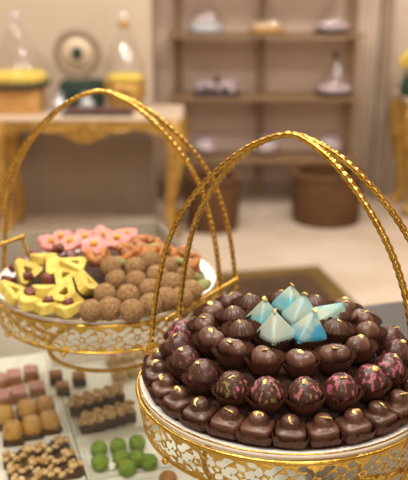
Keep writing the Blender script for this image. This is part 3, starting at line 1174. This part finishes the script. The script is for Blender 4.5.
grid_put(KRose, [0], [('front', [(2, 398), (19, 394), (37, 389)]), ('back', [(-2, 381), (14, 377), (31, 373)])], 'rose-glazed pastry square, %s from the left in the %s row at the left edge')
grid_put(KSmall, [0], [('front', [(63, 389)]), ('back', [(56, 378), (79, 379)])], 'small brown bite on the white platter, %s from the left in the %s row')
grid_put(KSlice, [0], [('front', [(86, 424), (97, 421), (108, 418), (118.5, 415), (128, 412)]), ('back', [(76, 406), (87, 403), (97, 400), (108, 397), (117, 394)])], 'nut-topped dark brown slice, %s from left in the %s row below the far stand')
grid_put(KTan, [0], [('front', [(13, 433), (32, 428), (50, 423)]), ('back', [(5, 418), (27, 412), (45, 408)])], 'tan caramel-topped pastry, %s from the left in the %s row at the left edge')
grid_put(KNut, [0, 1], [('back', [(12, 458), (28, 453), (44, 449), (60, 444)]), ('middle', [(17, 470), (34, 465), (51, 461), (67, 457)]), ('front', [(21, 482), (39, 477), (57, 473), (74, 468)])],
         'square topped with chopped nuts, %s from left in the %s row, lower left corner')
grid_put(KCream, [0], [('front', [(119, 373), (134, 369)]), ('back', [(113, 358), (127, 355), (141, 351)])], 'cream cake with pink patch, %s from left in the %s row under the far stand')


def make_gball(label):
    o = MB().ball((0, 0, .0125), .0125, 20, 14, wob=.1, freq=180).build('pistachio_ball', M['greenball'])
    return tag(o, label, 'sweet', 'green pistachio balls in the case')


KGB = Kit([make_gball])
for px, py, w in [(99, 449, 'back left'), (100, 462, 'front left'), (118, 446, 'back middle'), (121, 458, 'centre of the group'), (127, 468, 'front middle'), (137, 443, 'back right'), (137, 458, 'right of the centre'), (149, 462, 'rightmost, nearest the gold stand')]:
    p = pz(px, py, .0125); p.z = PZ - .0005
    KGB.put(0, 'round green pistachio sweet, ' + w, p)


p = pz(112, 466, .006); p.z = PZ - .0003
tag(MB().ball((0, 0, .006), .006, 16, 10).build('highlight_ball', M['white'], None, loc=p), 'small white ball standing in for a lamp highlight among the green sweets', 'sweet')  # white ball added in place of a lamp highlight on the glass


def make_bball(label):
    o = MB().ball((0, 0, .012), .0125, 20, 14, wob=.12, freq=180).build('brown_ball', M['biscuit'])
    return tag(o, label, 'sweet', 'brown balls in the case')


KBB = Kit([make_bball])
for px, py, w in [(168, 479, 'peeking out under the near gold stand at the bottom edge')]:
    p = pz(px, py, .0125); p.z = PZ - .0005
    KBB.put(0, 'brown ball ' + w, p)

# ------------------------------------------------------------------ gilded console tables
def cabriole(h, r, dx, dy):
    """curved leg from the apron down to a small scroll foot"""
    prof = [(0, h, 1.25), (.030, h * .88, 1.35), (.036, h * .74, 1.1), (.022, h * .55, .8), (.004, h * .35, .62), (-.004, h * .16, .55), (.010, h * .05, .7), (.026, .018, .95)]
    pts = smooth_curve([(dx * q[0], dy * q[0], q[1]) for q in prof], 5)
    rad = []
    for i in range(len(prof) - 1):
        for k in range(5): rad.append(r * (prof[i][2] + (prof[i + 1][2] - prof[i][2]) * k / 5))
    rad.append(r * prof[-1][2])
    return MB().tube(pts, rad, 12)


def console(label, c, w, d, h, rz):
    t = thing('console_table', label, 'console table', c, (0, 0, rz), 'gilded console tables')
    n = 40
    MB().box((0, 0, h - .014), (w + .06, d + .05, .028)).build('marble_top', M['marble'], t, bevel=.006, smooth=False)
    b = MB()
    for sgn, L, off, rot in ((1, w, -d / 2, 0), (1, w, d / 2, 0), (1, d, -w / 2, PI / 2), (1, d, w / 2, PI / 2)):
        top = [(-L / 2 + L * i / n, h - .028) for i in range(n + 1)]
        bot = [(x, h - .105 - .030 * math.cos(4 * PI * x / L) * (1 if L > .6 else .4) - .028 * max(0, 1 - abs(x) / (.13 * L))) for x, _ in top]
        poly = top + bot[::-1]
        if rot: m = Matrix.Translation((off, 0, 0)) @ Matrix.Rotation(PI / 2, 4, 'Z') @ Matrix.Rotation(PI / 2, 4, 'X') @ Matrix.Translation((0, 0, -.015))
        else: m = Matrix.Translation((0, off, 0)) @ Matrix.Rotation(PI / 2, 4, 'X') @ Matrix.Translation((0, 0, -.015))
        b.prism(poly, .03, m=m)
    b.build('apron', M['goldpaint'], t, smooth=False)
    b = MB()
    for i in range(-3, 4):
        a = i * .33
        b.ball((math.sin(a) * .075, -d / 2 - .016, h - .10 + math.cos(a) * .030), .021, 12, 8, sc=(.6, .5, 1.3))
    b.ball((0, -d / 2 - .02, h - .115), .028, 12, 8, sc=(1, .6, 1))
    b.tube([(-.28, -d / 2 - .017, h - .075), (-.2, -d / 2 - .019, h - .09), (-.1, -d / 2 - .017, h - .07)], .009, 8)
    b.tube([(.28, -d / 2 - .017, h - .075), (.2, -d / 2 - .019, h - .09), (.1, -d / 2 - .017, h - .07)], .009, 8)
    b.build('carved_shell', M['goldpaint'], t)
    for sx in (-1, 1):
        for sy in (-1, 1):
            o = cabriole(h - .04, .056, sx, sy).build('leg', M['goldpaint'], t)
            o.location = (sx * (w / 2 - .045), sy * (d / 2 - .04), 0)
    return t


console('long gilded console table with white marble top behind the far stand', (-.715, 5.26, 0), 1.11, .44, .775, 0)
rc = at_y(416, 100, 5.7)
console('gilded console table partly in view at the right edge', (rc.x + .27, 5.75, 0), .66, .42, .80, R(0))
TZ = .775


def dome_on_plate(name, label, cat, p, r, h, base_h, base_m, fill_m, knob_m, group=None):
    """covered dish: plate, ring of sweets, glass cloche with knob"""
    t = thing(name, label, cat, p, group=group)
    MB().lathe([(0, 0), (r * .7, 0), (r * 1.02, base_h * .6), (r * 1.05, base_h), (r * .98, base_h), (0, base_h * .9)], 36).build('dish', M[base_m], t)
    b = MB()
    rr = random.Random(int(r * 1e4))
    for i in range(15):
        a = 2 * PI * i / 15
        b.ball((r * .74 * math.cos(a), r * .74 * math.sin(a), base_h + r * .17), r * .2, 10, 8, wob=.2, seed=i, freq=20)
    for i in range(7):
        a = 2 * PI * i / 7
        b.ball((r * .35 * math.cos(a), r * .35 * math.sin(a), base_h + r * .2), r * .22, 10, 8, wob=.2, seed=i, freq=20)
    b.build('sweets', M[fill_m], t)['kind'] = 'stuff'
    prof = [(r * .98, base_h), (r * .97, base_h + h * .16), (r * .84, base_h + h * .36), (r * .56, base_h + h * .60), (r * .28, base_h + h * .84), (.012, base_h + h)]
    MB().open().lathe([(q.x, q.y) for q in smooth_curve([(a, b_, 0) for a, b_ in prof], 5)], 72, mod=lambda a, k: 1 + .022 * math.sin(9 * a + k * .35) + .015 * math.sin(17 * a - k * .5)).build('cloche', M['dome'], t)
    MB().lathe([(0, base_h + h), (.010, base_h + h), (.008, base_h + h + .012), (.020, base_h + h + .026), (.022, base_h + h + .038), (.012, base_h + h + .05), (0, base_h + h + .052)], 20).build('knob', M[knob_m], [c for c in t.children if c.name.startswith('cloche')][0])
    return t


# on the long console
y0 = 5.22
p = at_y(12, 96, y0); p.z = TZ
b = thing('wooden_box', 'tan wooden box under the covered yellow sweets on the long console', 'box', (p.x, p.y, TZ))
MB().box((0, 0, .065), (.36, .24, .13)).build('body', M['tan'], b, bevel=.004)
MB().box((0, 0, .136), (.38, .26, .012)).build('lid', M['tan'], b, bevel=.003)
dome_on_plate('covered_dish', 'clear tapered cover over a ring of yellow sweets, left end of the console', 'covered dish', (p.x + .05, p.y, TZ + .1422), .185, .36, .035, 'darktray', 'yellowbox', 'silver')
p = at_y(124, 85, y0)
t = dome_on_plate('covered_dish', 'tall clear tapered cover on a gold dish, right end of the console', 'covered dish', (p.x, 5.31, TZ), .125, .36, .17, 'goldpaint', 'yellowbox', 'china')
MB().lathe([(.03, .495), (.04, .505), (.03, .525), (.012, .53)], 20).build('gold_collar', M['goldpaint'], t)
p = at_y(78, 84, 5.33)
b = thing('velvet_box', 'dark green velvet box under the round dial on the long console', 'box', (p.x + .02, 5.36, TZ))
MB().box((0, 0, .08), (.26, .2, .16)).build('body', M['greenbox'], b, bevel=.008)
MB().box((0, 0, .1665), (.24, .17, .013)).build('lid', M['greenbox'], b, bevel=.004)
for k, sx in ((0, -.115), (1, .05)):
    q = thing('wrapped_favour', ('silver-white wrapped favour in front of the green box, left one', 'silver-white wrapped favour in front of the green box, right one')[k], 'favour', (b.location.x + sx, 5.185, TZ), group='wrapped favours by the green box')
    MB().ball((0, 0, .045), .047, 14, 10, wob=.25, freq=30, seed=k).build('wrapper', M['silver'], q)
    MB().lathe([(.006, .085), (.010, .095), (.03, .12), (.0, .112)], 12, mod=lambda a, k: 1 + .2 * math.sin(6 * a)).build('ruffle', M['silver'], q)
dz = thing('round_dial', 'round grey-ringed ornament with a dark centre standing on the green box', 'ornament', (b.location.x - .02, 5.36, TZ + .1735))
rx = Matrix.Translation((0, 0, .165)) @ Matrix.Rotation(PI / 2, 4, 'X')
MB().tube([(.128 * math.cos(2 * PI * i / 48), 0, .165 + .128 * math.sin(2 * PI * i / 48)) for i in range(48)], .022, 12, True).build('ring', M['greyring'], dz)
MB().lathe([(0, -.008), (.11, -.008), (.11, .008), (0, .008)], 40, rx).build('face', M['dial'], dz)
MB().ball((0, -.012, .165), .034, 16, 10, sc=(1, .5, 1.2)).build('centre', M['greenbox'], dz)
MB().box((0, 0, .010), (.12, .07, .020)).build('foot', M['greyring'], dz, bevel=.004)
p = at_y(98, 106, 5.1)
t = thing('sweet_tray', 'low tray of mauve-brown chocolates along the front of the long console', 'tray', (p.x, 5.09, TZ))
MB().box((0, 0, .008), (.42, .13, .016)).build('tray_base', M['darktray'], t, bevel=.003)
b = MB()
for i in range(12):
    for jx in range(3):
        b.ball((-.18 + i * .033, -.038 + jx * .038, .026), .018, 8, 6, wob=.2, seed=i + jx)
b.build('sweets', M['mauve'], t)['kind'] = 'stuff'

# ------------------------------------------------------------------ shelf unit in the niche
SY = 5.93
sh = thing('shelf_unit', 'tall bronze open shelf unit standing in the wall niche', 'shelf', (.48, SY, 0))
xs = [at_y(px, 100, SY).x for px in (178, 262, 352)]
zs = [at_y(200, py, SY - .15).z for py in (160, 98, 35)] + [1.68]
x0, x1 = xs[0] - .06, xs[2] + .04
for z in zs:
    MB().box(((x0 + x1) / 2 - .48, 0, z - .010), (x1 - x0, .34, .020)).build('shelf_board', M['shelfm'], sh, bevel=.003, smooth=False)
for x in xs:
    b = MB()
    b.box((x - .48, .156, 1.05), (.045, .026, 2.1))
    b.build('upright', M['shelfm'], sh, smooth=False)


def shelf_dish(px, zi, label, r, h, base, fill, knob):
    x = at_y(px, 60, SY - .05).x
    return dome_on_plate('covered_dish', label, 'covered dish', (x, SY - .02, zs[zi] + .0004), r, h, .025, base, fill, knob, 'covered dishes on the shelf unit')


shelf_dish(206, 2, 'bright silver covered dish on the upper shelf, left', .125, .24, 'silver', 'silver', 'silver')
shelf_dish(266, 2, 'covered dish of tan sweets on the upper shelf, middle', .12, .2, 'tan', 'cream', 'goldpaint')
shelf_dish(331, 2, 'covered dish on a dark plate on the upper shelf, right', .12, .2, 'darktray', 'lilac', 'darktray')
shelf_dish(336, 1, 'covered dish on a dark plate on the middle shelf, right', .125, .22, 'darktray', 'lilac', 'darktray')
x = at_y(217, 60, SY - .05).x
t = thing('sweet_tray', 'dark tray of pale wrapped sweets on the middle shelf, left', 'tray', (x, SY - .03, zs[1] + .0004))
MB().box((0, 0, .013), (.31, .2, .026)).build('tray_base', M['darktray'], t, bevel=.004)
b = MB()
rr = random.Random(3)
for i in range(26):
    b.ball((rr.uniform(-.13, .13), rr.uniform(-.08, .08), .045 + rr.uniform(0, .035)), .026, 8, 6, wob=.3, seed=i, freq=30)
b.build('sweets', M['lilac'], t)['kind'] = 'stuff'
MB().lathe([(.002, .08), (.02, .085), (.012, .11), (.02, .135), (.0, .14)], 14).build('handle', M['darktray'], t)
for k, (px, lab) in enumerate(((205, 'lilac wrapped gift on the lower shelf at the left, behind the handles'), (268, 'lilac wrapped gift on the lower shelf, in the middle'), (330, 'lilac wrapped gift on the lower shelf at the right'))):
    x = at_y(px, 150, SY - .05).x
    t = thing('wrapped_gift', lab, 'gift', (x, SY - .03, zs[0] + .0004), group='wrapped gifts on the lower shelf')
    MB().ball((0, 0, .066), .06, 16, 12, wob=.2, seed=k, freq=25, sc=(1.3, 1, .9)).build('wrapper', M['lilac'], t)
    MB().lathe([(.010, .10), (.014, .11), (.05, .15), (.0, .13)], 18, mod=lambda a, k: 1 + .2 * math.sin(7 * a)).build('ruffle', M['lilac'], t)


def basket(label, p, r, h):
    t = thing('wicker_basket', label, 'basket', p, group='dark wicker baskets on the floor')
    prof = []
    N = 26
    for i in range(N + 1):
        z = h * i / N
        prof.append((r * (.86 + .14 * math.sin(PI * (.15 + .6 * i / N))) + .006 * math.cos(i * PI), z))
    MB().open().lathe([(0, .004)] + prof, 56, mod=lambda a, k: 1 + .014 * math.sin(a * 28 + (k % 2) * PI)).build('woven_body', M['wicker'], t, solid=.008)
    MB().rope([(q[0], q[1], q[2]) for q in circle_pts(prof[-1][0], h, 48)], .012, .008, .07, True).build('rim', M['wicker'], t)
    return t


pb = at(206, 236, 0); basket('dark wicker basket on the floor beside the long console, seen behind the wire handles', (pb.x + .045, pb.y + .19, 0), .165, .34)
pb = at(326, 221, 0); basket('dark wicker basket on the floor in front of the right part of the shelf unit', (pb.x, pb.y + .03, 0), .225, .33)

# on the right console
p = at_y(404, 97, 5.7)
t = thing('flower_vase', 'dark vase with yellow flowers on the right console', 'vase', (p.x + .01, 5.68, .80))
MB().lathe([(0, 0), (.035, 0), (.05, .03), (.045, .08), (.025, .12), (.03, .14), (.0, .13)], 24).build('vase', M['greenbox'], t)
b = MB(); g = MB()
rr = random.Random(5)
for i in range(9):
    a = 2 * PI * i / 9
    q = Vector((.055 * math.cos(a) * rr.uniform(.3, 1), .055 * math.sin(a) * rr.uniform(.3, 1), .20 + rr.uniform(0, .08)))
    b.ball(q, .026, 10, 8, wob=.3, seed=i, freq=60)
    g.tube([(0, 0, .12), (q.x * .5, q.y * .5, .17), q], .003, 6)
g.build('stems', M['leafg'], t)
b.build('blossoms', M['yellowbox'], t)

# ------------------------------------------------------------------ light
def area(name, loc, size, power, col=(1, .86, .68), target=None, sizey=None):
    l = bpy.data.lights.new(name, 'AREA')
    l.energy = power; l.color = col; l.size = size
    if sizey: l.shape = 'RECTANGLE'; l.size_y = sizey
    o = bpy.data.objects.new(name, l); COL.objects.link(o)
    o.location = loc
    if target is not None:
        o.rotation_euler = (Vector(target) - Vector(loc)).to_track_quat('-Z', 'Y').to_euler()
    return o


W = bpy.data.worlds.new('world'); scene.world = W
W.use_nodes = True
W.node_tree.nodes['Background'].inputs[0].default_value = (1, .9, .78, 1)
W.node_tree.nodes['Background'].inputs[1].default_value = .3
# ceiling downlights above the counter and along the room
for i, (x, y, pw) in enumerate(((-.55, .35, 15), (.45, .55, 14), (-.1, 1.35, 13), (.9, 1.6, 9), (-1.1, 1.7, 9))):
    area('downlight', (x, y, 2.96), .16, pw, (1, .93, .83))
for i, (x, y) in enumerate(((-1.6, 4.5), (-.4, 4.4), (.7, 4.6), (1.7, 4.6), (.4, 3.2), (1.6, 3.0), (-1.4, 3.0))):
    area('downlight', (x, y, 2.96), .2, 18, (1, .93, .83))
area('ceiling_cove', (-.2, .1, 2.94), 1.6, 16, (1, .95, .88), sizey=1.0)
area('front_fill', (.5, -1.5, 2.3), .9, 13, (1, .95, .88), target=(.05, 1.0, 1.15))  # added fill from behind the camera, brightens the fronts of the paper cups
o = area('case_light', uv(-.3, VF + .06, GZ - .022), 1.6, 1.2, (1, .95, .86), sizey=.012)
o.rotation_euler = (R(38), 0, YAW)

scene.view_settings.view_transform = 'Standard'
scene.view_settings.look = 'None'
scene.view_settings.gamma = 1
scene.view_settings.use_curve_mapping = False
scene.view_settings.exposure = 0.0
